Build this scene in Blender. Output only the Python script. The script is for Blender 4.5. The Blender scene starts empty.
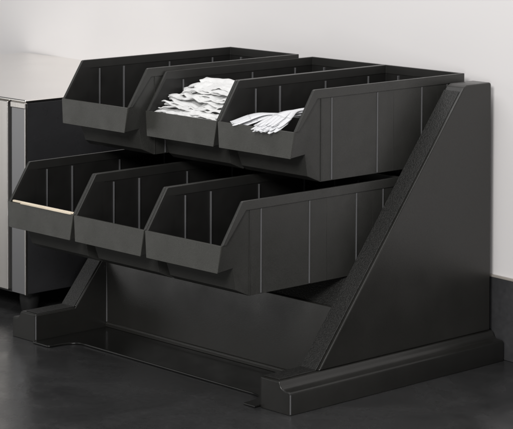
import bpy, bmesh, math, random
from mathutils import Vector, Matrix, noise

random.seed(7)
scene = bpy.context.scene
COL = scene.collection

# ------------------------------------------------------------------ helpers
def link(o, parent=None):
    COL.objects.link(o)
    if parent is not None:
        o.parent = parent
    return o

def tag(o, label=None, cat=None, group=None, kind=None):
    if label: o['label'] = label
    if cat: o['category'] = cat
    if group: o['group'] = group
    if kind: o['kind'] = kind
    return o

def empty(name, loc=(0, 0, 0), rz=0.0):
    o = bpy.data.objects.new(name, None)
    o.empty_display_size = 0.02
    o.location = loc
    o.rotation_euler = (0, 0, rz)
    return link(o)

def mesh_obj(name, verts, faces, mat, parent=None, smooth=35, bevel=0.0, seg=2, solid=0.0, offset=-1):
    me = bpy.data.meshes.new(name)
    me.from_pydata([tuple(v) for v in verts], [], faces)
    bm = bmesh.new(); bm.from_mesh(me)
    bmesh.ops.remove_doubles(bm, verts=bm.verts, dist=1e-6)
    if not solid:
        bmesh.ops.recalc_face_normals(bm, faces=bm.faces)
    bm.to_mesh(me); bm.free()
    if smooth:
        me.polygons.foreach_set('use_smooth', [True] * len(me.polygons))
        me.set_sharp_from_angle(angle=math.radians(smooth))
    me.materials.append(mat)
    o = link(bpy.data.objects.new(name, me), parent)
    if solid:
        m = o.modifiers.new('solid', 'SOLIDIFY'); m.thickness = solid; m.offset = offset
        m.use_even_offset = True
    if bevel:
        m = o.modifiers.new('bevel', 'BEVEL'); m.width = bevel; m.segments = seg
        m.limit_method = 'ANGLE'; m.angle_limit = math.radians(28)
        m.harden_normals = bool(smooth)
    return o

def box_vf(x0, x1, y0, y1, z0, z1, V, F):
    n = len(V)
    V += [(x0, y0, z0), (x1, y0, z0), (x1, y1, z0), (x0, y1, z0), (x0, y0, z1), (x1, y0, z1), (x1, y1, z1), (x0, y1, z1)]
    F += [tuple(n + i for i in f) for f in ((0, 3, 2, 1), (4, 5, 6, 7), (0, 1, 5, 4), (1, 2, 6, 5), (2, 3, 7, 6), (3, 0, 4, 7))]

def hexa(pts, V, F):
    n = len(V); V += pts
    F += [tuple(n + i for i in f) for f in ((0, 3, 2, 1), (4, 5, 6, 7), (0, 1, 5, 4), (1, 2, 6, 5), (2, 3, 7, 6), (3, 0, 4, 7))]

def prism(poly, a, b, axis):
    """closed polygon extruded along an axis: axis 'x' -> poly is (y,z); 'y' -> (x,z); 'z' -> (x,y)"""
    def mk(p, k):
        return {'x': (k, p[0], p[1]), 'y': (p[0], k, p[1]), 'z': (p[0], p[1], k)}[axis]
    n = len(poly)
    V = [mk(p, a) for p in poly] + [mk(p, b) for p in poly]
    F = [tuple(range(n)), tuple(range(2 * n - 1, n - 1, -1))]
    F += [(i, (i + 1) % n, n + (i + 1) % n, n + i) for i in range(n)]
    return V, F

def arc(cx, cy, r, a0, a1, n=6):
    return [(cx + r * math.cos(math.radians(a0 + (a1 - a0) * i / n)), cy + r * math.sin(math.radians(a0 + (a1 - a0) * i / n))) for i in range(n + 1)]

# ------------------------------------------------------------------ materials
def mat(name, base, rough=0.5, metal=0.0, var=0.0, vscale=30.0, bump=0.0, bscale=600.0, rvar=0.0, rscale=40.0, spec=0.5, stretch=None, detail=3.0, speck=0.0):
    m = bpy.data.materials.new(name); m.use_nodes = True
    nt = m.node_tree; N = nt.nodes; L = nt.links
    b = N['Principled BSDF']
    b.inputs['Base Color'].default_value = (*base, 1)
    b.inputs['Roughness'].default_value = rough
    b.inputs['Metallic'].default_value = metal
    b.inputs['Specular IOR Level'].default_value = spec
    tc = N.new('ShaderNodeTexCoord')
    src = tc.outputs['Object']
    if stretch:
        mp = N.new('ShaderNodeMapping'); mp.inputs['Scale'].default_value = stretch
        L.new(src, mp.inputs['Vector']); src = mp.outputs['Vector']
    if var:
        n = N.new('ShaderNodeTexNoise'); n.inputs['Scale'].default_value = vscale; n.inputs['Detail'].default_value = 6
        L.new(src, n.inputs['Vector'])
        r = N.new('ShaderNodeValToRGB'); e = r.color_ramp.elements
        e[0].position = 0.3; e[1].position = 0.7
        e[0].color = (*[c * (1 - var) for c in base], 1); e[1].color = (*[min(1, c * (1 + var)) for c in base], 1)
        L.new(n.outputs['Fac'], r.inputs['Fac']); L.new(r.outputs['Color'], b.inputs['Base Color'])
    if speck:
        n = N.new('ShaderNodeTexNoise'); n.inputs['Scale'].default_value = 750; n.inputs['Detail'].default_value = 2
        L.new(tc.outputs['Object'], n.inputs['Vector'])
        r2 = N.new('ShaderNodeMapRange'); r2.inputs['From Min'].default_value = .3; r2.inputs['From Max'].default_value = .72
        r2.inputs['To Min'].default_value = 1 - speck; r2.inputs['To Max'].default_value = 1 + speck
        L.new(n.outputs['Fac'], r2.inputs['Value'])
        mu = N.new('ShaderNodeMix'); mu.data_type = 'RGBA'; mu.blend_type = 'MULTIPLY'; mu.inputs['Factor'].default_value = 1
        if var: L.new(r.outputs['Color'], mu.inputs['A'])
        else: mu.inputs['A'].default_value = (*base, 1)
        L.new(r2.outputs['Result'], mu.inputs['B']); L.new(mu.outputs['Result'], b.inputs['Base Color'])
    if rvar:
        n = N.new('ShaderNodeTexNoise'); n.inputs['Scale'].default_value = rscale; n.inputs['Detail'].default_value = 5
        L.new(src, n.inputs['Vector'])
        mr = N.new('ShaderNodeMapRange'); mr.inputs['From Min'].default_value = .3; mr.inputs['From Max'].default_value = .7
        mr.inputs['To Min'].default_value = max(0.02, rough - rvar); mr.inputs['To Max'].default_value = min(1, rough + rvar)
        L.new(n.outputs['Fac'], mr.inputs['Value']); L.new(mr.outputs['Result'], b.inputs['Roughness'])
    if bump:
        n = N.new('ShaderNodeTexNoise'); n.inputs['Scale'].default_value = bscale; n.inputs['Detail'].default_value = detail
        L.new(src, n.inputs['Vector'])
        bp = N.new('ShaderNodeBump'); bp.inputs['Strength'].default_value = bump; bp.inputs['Distance'].default_value = 0.001
        L.new(n.outputs['Fac'], bp.inputs['Height']); L.new(bp.outputs['Normal'], b.inputs['Normal'])
    return m

M = {}
M['bin'] = mat('bin_plastic', (.031, .0308, .0285), .36, var=.07, vscale=25, bump=.12, bscale=900, rvar=.06, rscale=60, speck=.17)
M['lip'] = mat('lip_lit_plastic', (.045, .0448, .040), .40, var=.06, vscale=18, bump=.12, bscale=900, rvar=.05, speck=.17)  # lighter copy of the bin plastic: light on the lip put into colour
M['inner'] = mat('glint_plastic', (.095, .095, .098), .36)  # paler than the bins: edge glints painted into ribs and beads
M['rim_shade'] = mat('rim_inner_shade', (.019, .0187, .0175), .38, var=.1)  # darker copy of the bin plastic: shade on inner rim faces painted in
M['inside'] = mat('bin_inside_shade', (.0150, .0147, .0140), .36, var=.15, vscale=20, rvar=.05, spec=.3)  # bin plastic darkened: shade of the interior put into the colour
M['panel'] = mat('stand_plastic', (.0175, .0170, .0153), .34, var=.10, vscale=14, bump=.14, bscale=1100, rvar=.08, rscale=14, speck=.17)
M['rail'] = mat('rail_plastic', (.0140, .0137, .0124), .34, var=.12, vscale=20, bump=.10, bscale=900, rvar=.05, rscale=30, speck=.17)
M['glossy'] = mat('floor_plate_plastic', (.009, .009, .0083), .20, var=.1, rvar=.06, rscale=40)
M['wood'] = mat('birch_wood', (.80, .70, .55), .6, var=.12, vscale=60, stretch=(1, 8, 8), bump=.2)
M['paper'] = mat('white_paper', (.70, .70, .695), .85, var=.03, vscale=60, bump=.35, bscale=260)
M['white_plastic'] = mat('white_plastic', (.72, .725, .745), .5, var=.02)
M['steel'] = mat('brushed_steel', (.74, .71, .68), .30, metal=1, bump=.06, bscale=500, stretch=(1, 1, .02), rvar=.05)
M['steel_top'] = mat('polished_steel_top', (.86, .835, .80), .16, metal=1, rvar=.04, rscale=8)
M['steel_post'] = mat('blue_grey_steel', (.33, .33, .34), .34, metal=1, bump=.05, bscale=500, stretch=(1, 1, .02))
M['side'] = mat('dark_cabinet_side', (.030, .030, .032), .30, var=.05, vscale=30, bump=.15, bscale=700, rvar=.07)
M['gap'] = mat('black_gasket', (.008, .008, .008), .6)
M['caulk'] = mat('backsplash_edge', (.34, .31, .28), .6, var=.1)

# textured strip: coarse pebbled plastic
def textured():
    m = bpy.data.materials.new('pebbled_plastic'); m.use_nodes = True
    nt = m.node_tree; N = nt.nodes; L = nt.links; b = N['Principled BSDF']
    b.inputs['Roughness'].default_value = .55
    tc = N.new('ShaderNodeTexCoord')
    n = N.new('ShaderNodeTexNoise'); n.inputs['Scale'].default_value = 480; n.inputs['Detail'].default_value = 2
    L.new(tc.outputs['Object'], n.inputs['Vector'])
    r = N.new('ShaderNodeValToRGB'); e = r.color_ramp.elements
    e[0].position = .34; e[0].color = (.006, .006, .0055, 1); e[1].position = .68; e[1].color = (.022, .0215, .020, 1)
    L.new(n.outputs['Fac'], r.inputs['Fac']); L.new(r.outputs['Color'], b.inputs['Base Color'])
    bp = N.new('ShaderNodeBump'); bp.inputs['Strength'].default_value = .9; bp.inputs['Distance'].default_value = .0012
    L.new(n.outputs['Fac'], bp.inputs['Height']); L.new(bp.outputs['Normal'], b.inputs['Normal'])
    return m
M['textured'] = textured()

def counter_mat(name, base, rough, light=1.6):
    m = bpy.data.materials.new(name); m.use_nodes = True
    nt = m.node_tree; N = nt.nodes; L = nt.links; b = N['Principled BSDF']
    tc = N.new('ShaderNodeTexCoord')
    n1 = N.new('ShaderNodeTexNoise'); n1.inputs['Scale'].default_value = 9; n1.inputs['Detail'].default_value = 9; n1.inputs['Distortion'].default_value = 1.2
    n2 = N.new('ShaderNodeTexNoise'); n2.inputs['Scale'].default_value = 120; n2.inputs['Detail'].default_value = 4
    L.new(tc.outputs['Object'], n1.inputs['Vector']); L.new(tc.outputs['Object'], n2.inputs['Vector'])
    mx = N.new('ShaderNodeMix'); mx.data_type = 'FLOAT'; mx.inputs['Factor'].default_value = .4
    L.new(n1.outputs['Fac'], mx.inputs['A']); L.new(n2.outputs['Fac'], mx.inputs['B'])
    r = N.new('ShaderNodeValToRGB'); e = r.color_ramp.elements
    e[0].position = .36; e[0].color = (*[c * .84 for c in base], 1)
    e[1].position = .66; e[1].color = (*[c * light for c in base], 1)
    L.new(mx.outputs['Result'], r.inputs['Fac'])
    # fine pale scratches / veins
    mp = N.new('ShaderNodeMapping'); mp.inputs['Rotation'].default_value = (0, 0, .7); mp.inputs['Scale'].default_value = (1, 3.5, 1)
    L.new(tc.outputs['Object'], mp.inputs['Vector'])
    v = N.new('ShaderNodeTexNoise'); v.inputs['Scale'].default_value = 7; v.inputs['Detail'].default_value = 4; v.inputs['Distortion'].default_value = 2.5
    L.new(mp.outputs['Vector'], v.inputs['Vector'])
    rr = N.new('ShaderNodeValToRGB'); q = rr.color_ramp.elements
    q[0].position = .496; q[0].color = (0, 0, 0, 1); q[1].position = .5; q[1].color = (1, 1, 1, 1)
    k = q.new(.504); k.color = (0, 0, 0, 1)
    L.new(v.outputs['Fac'], rr.inputs['Fac'])
    mul = N.new('ShaderNodeMath'); mul.operation = 'MULTIPLY'
    L.new(rr.outputs['Color'], mul.inputs[0])
    gate = N.new('ShaderNodeMapRange'); gate.inputs['From Min'].default_value = .50; gate.inputs['From Max'].default_value = .60; gate.inputs['To Max'].default_value = .55
    L.new(n1.outputs['Fac'], gate.inputs['Value']); L.new(gate.outputs['Result'], mul.inputs[1])
    m2 = N.new('ShaderNodeMix'); m2.data_type = 'RGBA'
    L.new(mul.outputs[0], m2.inputs['Factor']); L.new(r.outputs['Color'], m2.inputs['A'])
    m2.inputs['B'].default_value = (base[0] * 3.5, base[1] * 3.5, base[2] * 3.5, 1)
    L.new(m2.outputs['Result'], b.inputs['Base Color'])
    mr = N.new('ShaderNodeMapRange'); mr.inputs['From Min'].default_value = .35; mr.inputs['From Max'].default_value = .65
    mr.inputs['To Min'].default_value = rough - .05; mr.inputs['To Max'].default_value = rough + .07
    L.new(n1.outputs['Fac'], mr.inputs['Value']); L.new(mr.outputs['Result'], b.inputs['Roughness'])
    bp = N.new('ShaderNodeBump'); bp.inputs['Strength'].default_value = .12; bp.inputs['Distance'].default_value = .001
    L.new(n2.outputs['Fac'], bp.inputs['Height']); L.new(bp.outputs['Normal'], b.inputs['Normal'])
    return m
M['counter'] = counter_mat('dark_stone_counter', (.029, .029, .0295), .25, 1.3)
M['splash'] = counter_mat('dark_stone_backsplash', (.040, .040, .042), .45, 1.4)
M['wall'] = mat('painted_wall', (.785, .762, .758), .75, var=.012, vscale=3, bump=.08, bscale=250)

# ------------------------------------------------------------------ setting
WX, WY, WS = .33, .457, .08            # a point on the wall line and its slope
wall_rz = -math.atan(WS)
V, F = [], []
box_vf(-2.6, 2.2, 0, .1, -.1, 1.7, V, F)
w = mesh_obj('wall', V, F, M['wall'], smooth=0); w.location = (WX, WY + .0, 0); w.rotation_euler = (0, 0, wall_rz)
tag(w, kind='structure')
V, F = [], []
box_vf(-2.6, 2.2, -.004, -.0003, .0006, .1225, V, F)
s = mesh_obj('backsplash', V, F, M['splash'], smooth=0); s.location = (WX, WY, 0); s.rotation_euler = (0, 0, wall_rz)
tag(s, kind='structure')
V, F = [], []
box_vf(-2.6, 2.2, -.0048, -.0004, .1226, .1262, V, F)
o = mesh_obj('edging', V, F, M['caulk'], s, smooth=35, bevel=.0008)
V, F = [], []
box_vf(-1.7, 1.25, -.85, .80, -.04, 0, V, F)
c = mesh_obj('counter', V, F, M['counter'], smooth=35, bevel=.003)
tag(c, kind='structure')

# ------------------------------------------------------------------ display stand
stand = empty('bin_stand', (0, 0, 0))
tag(stand, 'black plastic two tier bin stand with tall sloped side panels on dark counter', 'stand')
PI_, PO = .2572, .2930                    # inner and outer x of a side panel
Y1, YR, YT, ZP, H = .0779, .4447, .3853, .0437, .4214
sl = (YT - Y1, H - ZP); sn = math.hypot(*sl); sd = (sl[0] / sn, sl[1] / sn); nrm = (-sd[1], sd[0])   # outward (front/up)
def side(sg):
    # base rail : stepped coved profile
    prof = [(PI_ - .0006, .0004), (.3165, .0004), (.3168, .0285), (.3162, .0305), (.3145, .0316), (.3075, .0322), (.3025, .0330), (.2990, .0350), (.2968, .0380), (.2958, .0410), (.2945, .0430), (.2925, .0438), (PI_ + .0004, .0438), (PI_ - .0006, .0430)]
    # rounded front and rear ends: small taper of the plan at the ends
    n = len(prof); V = []; F = []
    stations = [(0.0, .0022), (.0007, .0009), (.0022, 0), (.4478, 0), (.4493, .0009), (.4500, .0022)]
    for (y, ins) in stations:
        for (x, z) in prof:
            xx = min(max(x, PI_ - .0006 + ins), .3168 - ins)
            zz = z if z < .001 else z - ins * (.9)
            V.append((sg * xx, y, zz))
    for k in range(len(stations) - 1):
        for i in range(n):
            j = (i + 1) % n
            F.append((k * n + i, k * n + j, (k + 1) * n + j, (k + 1) * n + i))
    F.append(tuple(range(n))); F.append(tuple(range((len(stations) - 1) * n, len(stations) * n)))
    mesh_obj('base_rail', V, F, M['rail'], stand, smooth=50, bevel=.0015, seg=3)
    # side panel
    r = .004
    poly = [(Y1 + .001, ZP + .0003), (YT - .004 * sd[0], H - .004 * sd[1]), (YT + .005, H)]
    poly += arc(YR - r, H - r, r, 90, 0, 5)
    poly += [(YR, ZP + .0003)]
    V, F = prism(poly, sg * PI_, sg * PO, 'x')
    mesh_obj('side_panel', V, F, M['panel'], stand, smooth=40, bevel=.0022, seg=3)
    # inner face of the side: one flush sheet over rail and panel
    e_ = .0016
    ck = [(.0012, .0006), (.0012, ZP - e_), (Y1 + e_ * .4, ZP - e_), (YT - .010, H - .010 * sd[1] / sd[0] - e_), (YT + .004, H - .006), (YR - .002, H - .006), (YR - .002, .0006)]
    V, F = prism(ck, sg * (PI_ - .0016), sg * (PI_ + .0010), 'x')
    mesh_obj('inner_face', V, F, M['rail'], stand, smooth=40, bevel=.0010, seg=3)
    # pebbled strip on the flat top of the rail and up the sloped edge
    t = .0011
    o0 = [(.006, ZP + .0001), (Y1 - .0003, ZP + .0001), (YT - .012 * sd[0], H - .012 * sd[1])]
    tl = [(o0[2][0] + nrm[0] * t, o0[2][1] + nrm[1] * t), (o0[1][0] + nrm[0] * t * .7, o0[1][1] + t * 1.2), (.006, ZP + t)]
    V, F = prism(o0 + tl, sg * (PI_ + .0006), sg * (PO - .0048), 'x')
    mesh_obj('pebbled_strip', V, F, M['textured'], stand, smooth=0, bevel=.0004, seg=1)
side(1); side(-1)
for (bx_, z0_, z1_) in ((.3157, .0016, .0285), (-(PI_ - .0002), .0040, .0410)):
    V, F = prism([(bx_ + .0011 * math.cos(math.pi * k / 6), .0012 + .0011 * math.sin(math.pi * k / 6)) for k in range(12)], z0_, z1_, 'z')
    mesh_obj('glint_bead', V, F, M['inner'], stand, smooth=50)  # pale beads added along rail corners as painted highlights
# floor plate joining the rails
X = PI_ - .0027
outline = [(-X, -.0072), (-.2160, -.0072), (-.2135, -.005), (-.2125, .003), (-.2118, .018), (-.2090, .029), (-.2030, .037), (-.1950, .0412), (-.1840, .0425), (.2000, .0375), (.2140, .0350), (.2230, .0285), (.2280, .018), (.2300, .004), (.2308, -.0085), (X, -.0085), (X, .1425), (-X, .1425)]
V, F = prism(outline, .0005, .0034, 'z')
mesh_obj('floor_plate', V, F, M['glossy'], stand, smooth=40, bevel=.0010, seg=3)
# riser under the lower row
rz = [(.1432, .0036), (.1412, .1165), (.1418, .1186), (.1436, .1195), (.1462, .1190), (.1475, .0036)]
V, F = prism(rz, -PI_ + .0018, PI_ - .0018, 'x')
mesh_obj('riser', V, F, M['panel'], stand, smooth=40, bevel=.0006)
V, F = prism([(.1400, .0036), (.1398, .0085), (.1410, .0105), (.1430, .0112), (.1430, .0036)], -PI_ + .0019, PI_ - .0019, 'x')
mesh_obj('fold', V, F, M['panel'], stand, smooth=40, bevel=.0004)
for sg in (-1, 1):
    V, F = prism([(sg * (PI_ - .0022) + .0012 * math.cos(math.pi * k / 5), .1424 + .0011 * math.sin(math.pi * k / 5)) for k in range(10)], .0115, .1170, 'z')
    mesh_obj('glint_bead', V, F, M['inner'], stand, smooth=50)  # bead on the riser fold, its glint put into the pale colour
# stepped shelf that carries both rows
sh = [(.1478, .118), (.180, .1520), (.186, .1540), (.303, .1540), (.303, .262), (.330, .2945), (.336, .2975), (.4440, .2975), (.4440, .0036), (.4410, .0036), (.4410, .2945), (.338, .2945), (.306, .259), (.306, .151), (.188, .151), (.1478, .110)]
V, F = prism(sh, -PI_ + .0019, PI_ - .0019, 'x')
mesh_obj('stepped_shelf', V, F, M['textured'], stand, smooth=35, bevel=.0006, seg=1)

# ------------------------------------------------------------------ one storage bin (origin: floor centre at front)
YW, YB, ZB, ZR = .1156, .4350, .2985, .4313     # rim front, rear, underside, rim height in top-row coordinates
OY, OZ = .1156, .2985
def hw(y): return .0797 + (y - YW) / (YB - YW) * .0012
def make_bin():
    root = empty('storage_bin')
    def q(x, y, z): return (x, y - OY, z - OZ)
    A = (YB, ZR); B = (YB - .002, ZB); C = (.1310, ZB); D = (.1145, ZB + .0085); Ee = (.1050, .3395); Fp = (.0757, .3370); G = (.0779, .3738); Hh = (YW, ZR); I = (.1310, ZR)
    hx = dict(A=hw(YB), B=hw(YB) - .0006, C=.0792, D=.0690, E=.0735, F=.0753, G=.0800, H=hw(YW), I=hw(.131))
    P = dict(A=A, B=B, C=C, D=D, E=Ee, F=Fp, G=G, H=Hh, I=I)
    keys = 'ABCDEFGHI'
    V = []; ix = {}
    for sgn in (1, -1):
        for k in keys:
            ix[k, sgn] = len(V); V.append(q(sgn * hx[k], *P[k]))
    F = []
    for sgn in (1, -1):
        for f in ('ABCI', 'ICDE', 'IEH', 'HEG', 'EFG'):
            f2 = [ix[k, sgn] for k in f]
            F.append(tuple(f2 if sgn == -1 else f2[::-1]))
    for a, b in ('AB', 'BC', 'CD', 'DE', 'EF', 'FG'):
        F.append((ix[a, 1], ix[b, 1], ix[b, -1], ix[a, -1]))
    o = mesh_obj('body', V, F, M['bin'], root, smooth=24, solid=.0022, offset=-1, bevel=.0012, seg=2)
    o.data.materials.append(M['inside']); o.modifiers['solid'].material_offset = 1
    bm = bmesh.new(); bm.from_mesh(o.data); bmesh.ops.recalc_face_normals(bm, faces=bm.faces)
    # make sure normals face outwards (away from the bin centre)
    f0 = max(bm.faces, key=lambda f: abs(f.normal.z) * f.calc_area())
    if f0.normal.z > 0:
        bmesh.ops.reverse_faces(bm, faces=bm.faces)
    bm.to_mesh(o.data); bm.free()
    # front lip plate
    V = []; F = []
    fy = -.0012
    hexa([q(-.0753, Fp[0] + fy, Fp[1] - .0006), q(.0753, Fp[0] + fy, Fp[1] - .0006), q(.0753, Fp[0] - .0002, Fp[1] - .0006), q(-.0753, Fp[0] - .0002, Fp[1] - .0006),
          q(-.0806, G[0] + fy, G[1] + .0008), q(.0806, G[0] + fy, G[1] + .0008), q(.0806, G[0] + .0026, G[1] + .0008), q(-.0806, G[0] + .0026, G[1] + .0008)], V, F)
    mesh_obj('front_lip', V, F, M['lip'], root, smooth=35, bevel=.0009, seg=3)
    # rim: folded band round the open top, down the sloping front edges
    dz = .0135
    V = []; F = []
    up = .0006; ow = .0016; iw = .0030
    def band(pts):
        """pts: list of (outer_top, inner_top, inner_bot, outer_bot)"""
        n0 = len(V)
        for p in pts: V.extend(p)
        m = len(pts)
        for k in range(m - 1):
            for i in range(4):
                j = (i + 1) % 4
                F.append((n0 + 4 * k + i, n0 + 4 * k + j, n0 + 4 * (k + 1) + j, n0 + 4 * (k + 1) + i))
        F.append((n0, n0 + 1, n0 + 2, n0 + 3)); e = n0 + 4 * (m - 1); F.append((e, e + 3, e + 2, e + 1))
    def sec(sg, y, z, ydn, zdn, w):
        return [q(sg * (w + ow), y, z), q(sg * (w - iw), y, z), q(sg * (w - iw), ydn, zdn), q(sg * (w + ow), ydn, zdn)]
    ring = []
    ga = (G[0] + .0080, G[1] + .0010); gc = (Hh[0] + .0072, Hh[1] - dz + .001)
    gm = (ga[0] + (gc[0] - ga[0]) * .94, ga[1] + (gc[1] - ga[1]) * .94)
    sx, sz = Hh[0] - G[0], Hh[1] - G[1]; sL = math.hypot(sx, sz)
    for sg in (1,):
        ring.append(sec(1, G[0] + .0012, G[1] + .0010, G[0] + .0080, G[1] + .0010, hx['G'] - .0004))
        ring.append(sec(1, Hh[0] - .0016, Hh[1] - .0030, gm[0], gm[1], hw(YW)))
        ring.append(sec(1, Hh[0] - .0001, Hh[1] - .0006, gc[0] - .0001, gc[1] - .0001, hw(YW)))
        ring.append(sec(1, Hh[0] + .0022, Hh[1] + up, gc[0] + .0014, gc[1], hw(YW)))
        w = hw(YB)
        ring.append([q(w + ow, YB + ow, ZR + up), q(w - iw, YB - iw, ZR + up), q(w - iw, YB - iw, ZR - dz + .001), q(w + ow, YB + ow, ZR - dz + .001)])
        ring.append([q(-(w + ow), YB + ow, ZR + up), q(-(w - iw), YB - iw, ZR + up), q(-(w - iw), YB - iw, ZR - dz + .001), q(-(w + ow), YB + ow, ZR - dz + .001)])
        for s in (sec(-1, Hh[0] + .0022, Hh[1] + up, gc[0] + .0014, gc[1], hw(YW)),
                  sec(-1, Hh[0] - .0001, Hh[1] - .0006, gc[0] - .0001, gc[1] - .0001, hw(YW)),
                  sec(-1, Hh[0] - .0016, Hh[1] - .0030, gm[0], gm[1], hw(YW)),
                  sec(-1, G[0] + .0012, G[1] + .0010, G[0] + .0080, G[1] + .0010, hx['G'] - .0004)):
            ring.append(s)
    band(ring)
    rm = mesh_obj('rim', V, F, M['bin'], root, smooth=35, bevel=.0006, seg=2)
    rm.data.materials.append(M['rim_shade'])
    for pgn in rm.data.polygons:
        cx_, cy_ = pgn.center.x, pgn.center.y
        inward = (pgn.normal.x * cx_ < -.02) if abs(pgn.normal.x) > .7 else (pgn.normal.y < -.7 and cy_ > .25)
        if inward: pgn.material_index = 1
    # moulded ribs inside (divider slots) and outside
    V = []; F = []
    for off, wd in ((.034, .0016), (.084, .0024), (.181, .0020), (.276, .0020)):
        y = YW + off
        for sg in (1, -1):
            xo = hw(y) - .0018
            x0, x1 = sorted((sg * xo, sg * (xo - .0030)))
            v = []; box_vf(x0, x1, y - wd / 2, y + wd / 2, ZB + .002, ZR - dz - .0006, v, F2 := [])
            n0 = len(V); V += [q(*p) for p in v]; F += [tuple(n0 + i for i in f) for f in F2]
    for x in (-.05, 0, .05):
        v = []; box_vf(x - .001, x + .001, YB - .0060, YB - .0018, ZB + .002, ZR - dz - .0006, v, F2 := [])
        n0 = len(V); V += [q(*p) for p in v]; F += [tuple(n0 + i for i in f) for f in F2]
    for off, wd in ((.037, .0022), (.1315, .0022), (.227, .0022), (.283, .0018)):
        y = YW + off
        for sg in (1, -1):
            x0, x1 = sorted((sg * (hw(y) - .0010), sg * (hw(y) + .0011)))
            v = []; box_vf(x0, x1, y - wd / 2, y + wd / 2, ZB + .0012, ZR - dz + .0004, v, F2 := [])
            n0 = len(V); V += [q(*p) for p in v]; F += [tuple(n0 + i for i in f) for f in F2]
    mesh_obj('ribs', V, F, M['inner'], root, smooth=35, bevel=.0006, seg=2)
    # thin raised moulding seams on the outer sides
    for off, wd, pr in ((.0156, .0010, .0012), (.1665, .0006, .0004), (.262, .0006, .0004)):
        y = YW + off
        for sg in (1, -1):
            V = []; F = []
            x0, x1 = sorted((sg * (hw(y) - .0012), sg * (hw(y) + pr - .0004)))
            box_vf(x0, x1, y - wd / 2, y + wd / 2, ZB + .0012 if off < .02 else ZB + .0015, ZR - dz + .0004, V, F)
            mesh_obj('moulding_seam', [q(*p) for p in V], F, M['bin'], root, smooth=0)
    return root

def copy_thing(src):
    r = src.copy(); COL.objects.link(r)
    for ch in src.children:
        c = ch.copy(); COL.objects.link(c); c.parent = r
        c.matrix_parent_inverse = ch.matrix_parent_inverse.copy()
    return r

PX = .1632
DY, DZ = -.139, -.1435
bin_specs = [
    (-PX, OY - .034, OZ + .0064, 'empty black bin at the left end of the top row, pulled slightly forward'),
    (0, OY, OZ, 'black bin heaped with crumpled white napkins, middle of the top row'),
    (PX, OY, OZ, 'black bin holding white plastic forks, at the right end of the top row'),
    (-PX, OY + DY, OZ + DZ, 'black bin with pale wooden stirrers along its lip, at the left of the bottom row'),
    (0, OY + DY, OZ + DZ, 'empty black bin in the middle of the bottom row'),
    (PX, OY + DY, OZ + DZ, 'empty black bin at the right end of the bottom row, beside the side panel'),
]
proto = make_bin()
for i, (x, y, z, lab) in enumerate(bin_specs):
    b = proto if i == 0 else copy_thing(proto)
    b.location = (x, y, z)
    b.rotation_euler = (0, 0, (.0, .002, -.0015, .002, -.002, .001)[i])
    tag(b, lab, 'bin', 'black bins on the two tier stand')

# ------------------------------------------------------------------ napkins
def napkin(cx, cy, cz, L, W, rz, tilt, roll, seed, name, amp=.005):
    nx, ny = 44, 24
    rnd = random.Random(seed)
    V = []; F = []
    ragL = [rnd.uniform(-.5, .5) for _ in range(ny + 1)]
    so = Vector((seed * 3.7, seed * 1.3, 0))
    for j in range(ny + 1):
        for i in range(nx + 1):
            u = i / nx - .5; v = j / ny - .5
            lx = u * L; ly = v * W
            if i < 9: lx += (.034 * noise.noise(Vector((ly * 80, seed * 2.1, 0))) + ragL[j] * .004) * (9 - i) / 9
            # creases: ridged noise
            p = Vector((lx * 30, ly * 26, 0)) + so
            n = 1 - abs(noise.noise(p)) * 2.4
            n2 = 1 - abs(noise.noise(p * 2.3 + Vector((9, 4, 2)))) * 2.2
            z = amp * (n * .75 + n2 * .35) + .0070 * noise.noise(Vector((lx * 24, ly * 12, seed * 1.7))) + (.006 * max(0, noise.noise(Vector((lx * 38, seed * 3.1, 1)))) if v < -.3 else 0)
            ly += .007 * noise.noise(Vector((lx * 34, seed * 5.1, 2))) * (1 if v < -.3 else .5)
            lx += .003 * noise.noise(p * 1.3 + Vector((0, 0, 5))); ly += .004 * noise.noise(p * 1.3 + Vector((0, 0, 9)))
            V.append((lx, ly, z))
    E_ = Matrix.Translation((cx, cy, cz)) @ (Matrix.Rotation(rz, 4, 'Z') @ Matrix.Rotation(roll, 4, 'Y') @ Matrix.Rotation(tilt, 4, 'X')); Ei = E_.inverted()
    VV = []
    for v in V:
        p = E_ @ Vector(v)
        lim = .0735 + .001 * noise.noise(p * 90)
        p.x = max(-lim, min(lim, p.x)); p.z = min(p.z, .4190 + .002 * noise.noise(p * 60))
        if p.z < .378: p.y = max(p.y, .083)
        VV.append(tuple(Ei @ p))
    V = VV
    for j in range(ny):
        for i in range(nx):
            a = j * (nx + 1) + i
            F.append((a, a + 1, a + nx + 2, a + nx + 1))
    o = mesh_obj(name, V, F, M['paper'], smooth=26, solid=.0017, offset=0)
    o.modifiers['solid'].use_even_offset = False
    o.location = (cx, cy, cz); o.rotation_euler = (tilt, roll, rz)
    return o
NG = 'crumpled white napkins heaped in a bin'
nap = [  # x, y, z, length, width, rz, tilt, roll
    (.000, .195, .330, .145, .12, .05, .05, .0),
    (.004, .180, .340, .145, .12, -.05, .10, .02),
    (.000, .155, .350, .150, .12, .03, .14, .00),
]
rn = random.Random(11)
for k in range(12):
    yf = .0835 + .0047 * k; zf = .3655 + .0037 * k
    L_ = [.154, .156, .152, .154, .148, .150, .146, .144, .146, .136, .128, .112][k]
    tl = .16 + rn.uniform(-.05, .08)
    nap.append(((.154 - L_) * .40 + rn.uniform(-.001, .002), yf + .026, zf + .026 * math.sin(tl), L_, .052, rn.uniform(-.05, .05), tl, rn.uniform(-.03, .03)))
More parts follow.
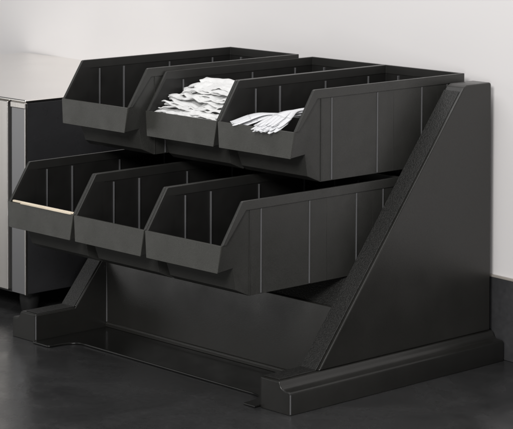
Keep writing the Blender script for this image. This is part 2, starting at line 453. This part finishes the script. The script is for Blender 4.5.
for k, a in enumerate(nap):
    o = napkin(*a, seed=k + 3, name='paper_napkin')
    lb = 'crumpled white napkin within the heap in the middle top bin, between others'
    if k == len(nap) - 1: lb = 'smaller crumpled white napkin, topmost of the heap in the middle top bin'
    if k == 3: lb = 'wide crumpled white napkin, lowest visible one just behind the lip of the middle top bin'
    tag(o, lb, 'napkin', NG)

# ------------------------------------------------------------------ forks
def fork_mesh():
    V = []; F = []
    # head curve: z profile along s (tip at s=0)
    def zc(s):
        if s < .05: return .0135 * math.sin(math.pi / 2 * s / .05) ** 1.2
        t = (s - .05) / .105
        return .0135 - .015 * t * t
    def strip(fun, s0, s1, n):
        base = len(V)
        for k in range(n + 1):
            s = s0 + (s1 - s0) * k / n
            xa, xb = fun(s)
            m = 4
            for q_ in range(m + 1):
                x = xa + (xb - xa) * q_ / m
                cup = -9.0 * x * x if s < .06 else 0
                V.append((x, s, zc(s) + cup))
        for k in range(n):
            for q_ in range(4):
                a = base + k * 5 + q_
                F.append((a, a + 1, a + 6, a + 5))
    cs = [-.0093, -.0031, .0031, .0093]
    for c0 in cs:
        def f(s, c0=c0):
            h = .0012 + .00175 * min(1, s / .010) ** .7
            return (c0 - h, c0 + h)
        strip(f, 0, .027, 8)
    def head(s):
        t = (s - .026) / .034
        if t < 1: w = .0113 * (1 - t * t * (3 - 2 * t)) + .0036 * (t * t * (3 - 2 * t))
        else: w = .0036 + .0034 * ((s - .062) / .093)
        return (-w, w)
    strip(head, .026, .155, 30)
    me = bpy.data.meshes.new('plastic_fork')
    me.from_pydata(V, [], F); me.materials.append(M['white_plastic'])
    me.polygons.foreach_set('use_smooth', [True] * len(me.polygons))
    return me
fm = fork_mesh()
FG = 'white plastic forks heaped in a bin'
# tip position, then heading (rz), pitch and roll of the fork
forks = [
    (.176, .0660, .3720, -.16, .04, .05), (.183, .0640, .3715, -.06, .05, -.1), (.191, .0650, .3720, .05, .04, .1), (.199, .0680, .3745, .14, .03, .1),
    (.172, .0740, .3770, -.26, .03, 0), (.180, .0730, .3775, -.14, .05, .15), (.189, .0730, .3790, .00, .05, -.1), (.198, .0760, .3800, .14, .05, .1),
    (.110, .0790, .3745, -.60, -.01, .1), (.104, .0840, .3720, -.50, -.02, -.15), (.118, .0850, .3725, -.58, -.02, .1),
    (.180, .0830, .3795, -.12, .04, .1), (.166, .0880, .3770, -.24, .03, -.2), (.150, .0900, .3730, -.40, .01, -.2),
]
for k, (x, y, z, rz, pt, rl) in enumerate(forks):
    o = bpy.data.objects.new('plastic_fork', fm); link(o)
    o.location = (x, y, z); o.rotation_euler = (pt, rl, rz)
    m = o.modifiers.new('solid', 'SOLIDIFY'); m.thickness = .0010; m.offset = 0; o.scale = (1.25, 1.0, 1.0)
    tag(o, 'white plastic fork in the fanned heap at the front of the right top bin' if k not in (8, 9, 10) else 'white plastic fork with its tines at the left corner of the right top bin', 'fork', FG)

# ------------------------------------------------------------------ wooden stirrers
SG = 'wooden stirrers in the left lower bin'
lipz = .3738 + DZ + .0012; lipy = .0779 + DY
st = [(-.2355, -.086, lipy + .0030, lipy + .0030, lipz + .0002, 0, 'longer pale wooden stirrer lying along the lip of the bottom left bin'),
      (-.2120, -.0875, lipy + .0000, lipy - .0006, lipz - .0002, 0, 'shorter pale wooden stirrer, front one on the lip of the bottom left bin')]
def stick(L, Wd, T):
    V, F = [], []
    poly = [(-L / 2 + Wd / 2 + Wd / 2 * math.cos(a), Wd / 2 * math.sin(a)) for a in [math.pi / 2 + math.pi * i / 6 for i in range(7)]]
    poly += [(L / 2 - Wd / 2 + Wd / 2 * math.cos(a), Wd / 2 * math.sin(a)) for a in [-math.pi / 2 + math.pi * i / 6 for i in range(7)]]
    return prism(poly, 0, T, 'z')
for (xa, xb, ya, yb, z, tl, lab) in st:
    V, F = stick(xb - xa, .0046, .0024)
    o = mesh_obj('wooden_stirrer', V, F, M['wood'], smooth=35, bevel=.0003, seg=1)
    o.location = ((xa + xb) / 2, (ya + yb) / 2, z); o.rotation_euler = (0, 0, math.atan2(yb - ya, xb - xa))
    tag(o, lab, 'stirrer', SG)

# ------------------------------------------------------------------ steel cabinet at the left
AX, AY, AZ0, AZ1 = -.4050, .0935, .0365, .3590
cab = empty('steel_cabinet', (AX, AY, 0))
tag(cab, 'stainless steel countertop cabinet with a dark side and short black feet, left of the stand', 'cabinet')
def cb(name, x0, x1, y0, y1, z0, z1, m, bv=.001, parent=cab, seg=2):
    V, F = [], []
    box_vf(x0, x1, y0, y1, z0, z1, V, F)
    return mesh_obj(name, V, F, m, parent, smooth=35, bevel=bv, seg=seg)
DD = .462
cb('side_panel', -.62, -.0006, .0032, DD, .0006, AZ1 - AZ0 - .0058, M['side'], .001).location = (0, 0, AZ0)
cb('top', -.62, .0006, -.0010, DD + .001, AZ1 - AZ0 - .0052, AZ1 - AZ0, M['steel_top'], .0030, seg=4).location = (0, 0, AZ0)
cb('front_post', -.0385, 0, 0, .0030, .0002, AZ1 - AZ0 - .0056, M['steel_post'], .0008).location = (0, 0, AZ0)
cb('post_cap', -.0400, .0008, -.0022, .0034, AZ1 - AZ0 - .0150, AZ1 - AZ0 - .0050, M['steel'], .0016, seg=3).location = (0, 0, AZ0)
cb('corner_edge', -.0022, .0004, -.0012, .0034, .0002, AZ1 - AZ0 - .0058, M['steel'], .0006).location = (0, 0, AZ0)
cb('gasket', -.0455, -.0388, .0012, .0030, .004, AZ1 - AZ0 - .012, M['gap'], .0003).location = (0, 0, AZ0)
dr = cb('door', -.60, -.0458, -.0035, .0029, .0025, AZ1 - AZ0 - .0055, M['steel'], .0018, seg=3); dr.location = (0, 0, AZ0)
cb('sill', -.62, -.0388, .0005, .0028, -.0004, .0020, M['gap'], .0003).location = (0, 0, AZ0)
for (fx, fy) in ((-.030, .030), (-.030, DD - .04), (-.58, .030), (-.58, DD - .04)):
    V = []; F = []
    prof = [(.0008, .0), (.0125, .0), (.0135, .004), (.0150, .012), (.0165, .022), (.0165, AZ0 + .0004), (.0008, AZ0 + .0004)]
    n = 28
    for k in range(n):
        a = 2 * math.pi * k / n
        for (r, z) in prof: V.append((fx + r * math.cos(a), fy + r * math.sin(a), z + .0002))
    m_ = len(prof)
    for k in range(n):
        k2 = (k + 1) % n
        for i in range(m_):
            j = (i + 1) % m_
            F.append((k * m_ + i, k2 * m_ + i, k2 * m_ + j, k * m_ + j))
    mesh_obj('foot', V, F, M['gap'], cab, smooth=40)

# ------------------------------------------------------------------ light
world = bpy.data.worlds.new('World'); scene.world = world; world.use_nodes = True
bg = world.node_tree.nodes['Background']
bg.inputs['Color'].default_value = (.95, .97, 1.0, 1); bg.inputs['Strength'].default_value = .16

def area(name, loc, target, size, power, color=(1, 1, 1), sy=None):
    l = bpy.data.lights.new(name, 'AREA'); l.energy = power; l.color = color
    l.shape = 'RECTANGLE'; l.size = size; l.size_y = sy or size
    o = bpy.data.objects.new(name, l); link(o)
    o.location = loc
    o.rotation_euler = (Vector(target) - Vector(loc)).to_track_quat('-Z', 'Y').to_euler()
    return o
area('key_softbox', (1.75, -2.45, 1.75), (0, .1, .15), .75, 74, (1, .99, .975))
area('overhead_softbox', (-.35, -.55, 2.3), (-.3, .45, .5), 2.2, 27, (1, .99, .985), sy=1.0)
area('strip_softbox', (2.62, -2.45, .30), (0, .1, .1), .14, 17, (1, .99, .98), sy=.5)
area('fill_light', (-2.1, -1.75, .55), (-.6, .1, .2), 1.0, 7, (1, .985, .96), sy=1.5)  # unseen fill, added so the steel door has something bright to reflect

# ------------------------------------------------------------------ camera
R = Vector((0.68454523, 0.72896654, 0.00236857)); U = Vector((-0.02855913, 0.02357182, 0.99931414)); Fw = Vector((-0.72841074, 0.68414337, -0.03695463))
cam = bpy.data.cameras.new('camera'); co = link(bpy.data.objects.new('camera', cam))
mw = Matrix(((R.x, U.x, -Fw.x, 2.3792), (R.y, U.y, -Fw.y, -2.0003), (R.z, U.z, -Fw.z, .7932), (0, 0, 0, 1)))
co.matrix_world = mw
cam.sensor_width = 36; cam.sensor_fit = 'HORIZONTAL'
cam.lens = 2120.277 / 513 * 36
cam.shift_x = -1.298 / 513; cam.shift_y = -300.33 / 513
cam.clip_end = 50; cam.clip_start = .05
scene.camera = co
scene.view_settings.view_transform = 'Standard'; scene.view_settings.look = 'None'
scene.view_settings.exposure = 0; scene.view_settings.gamma = 1
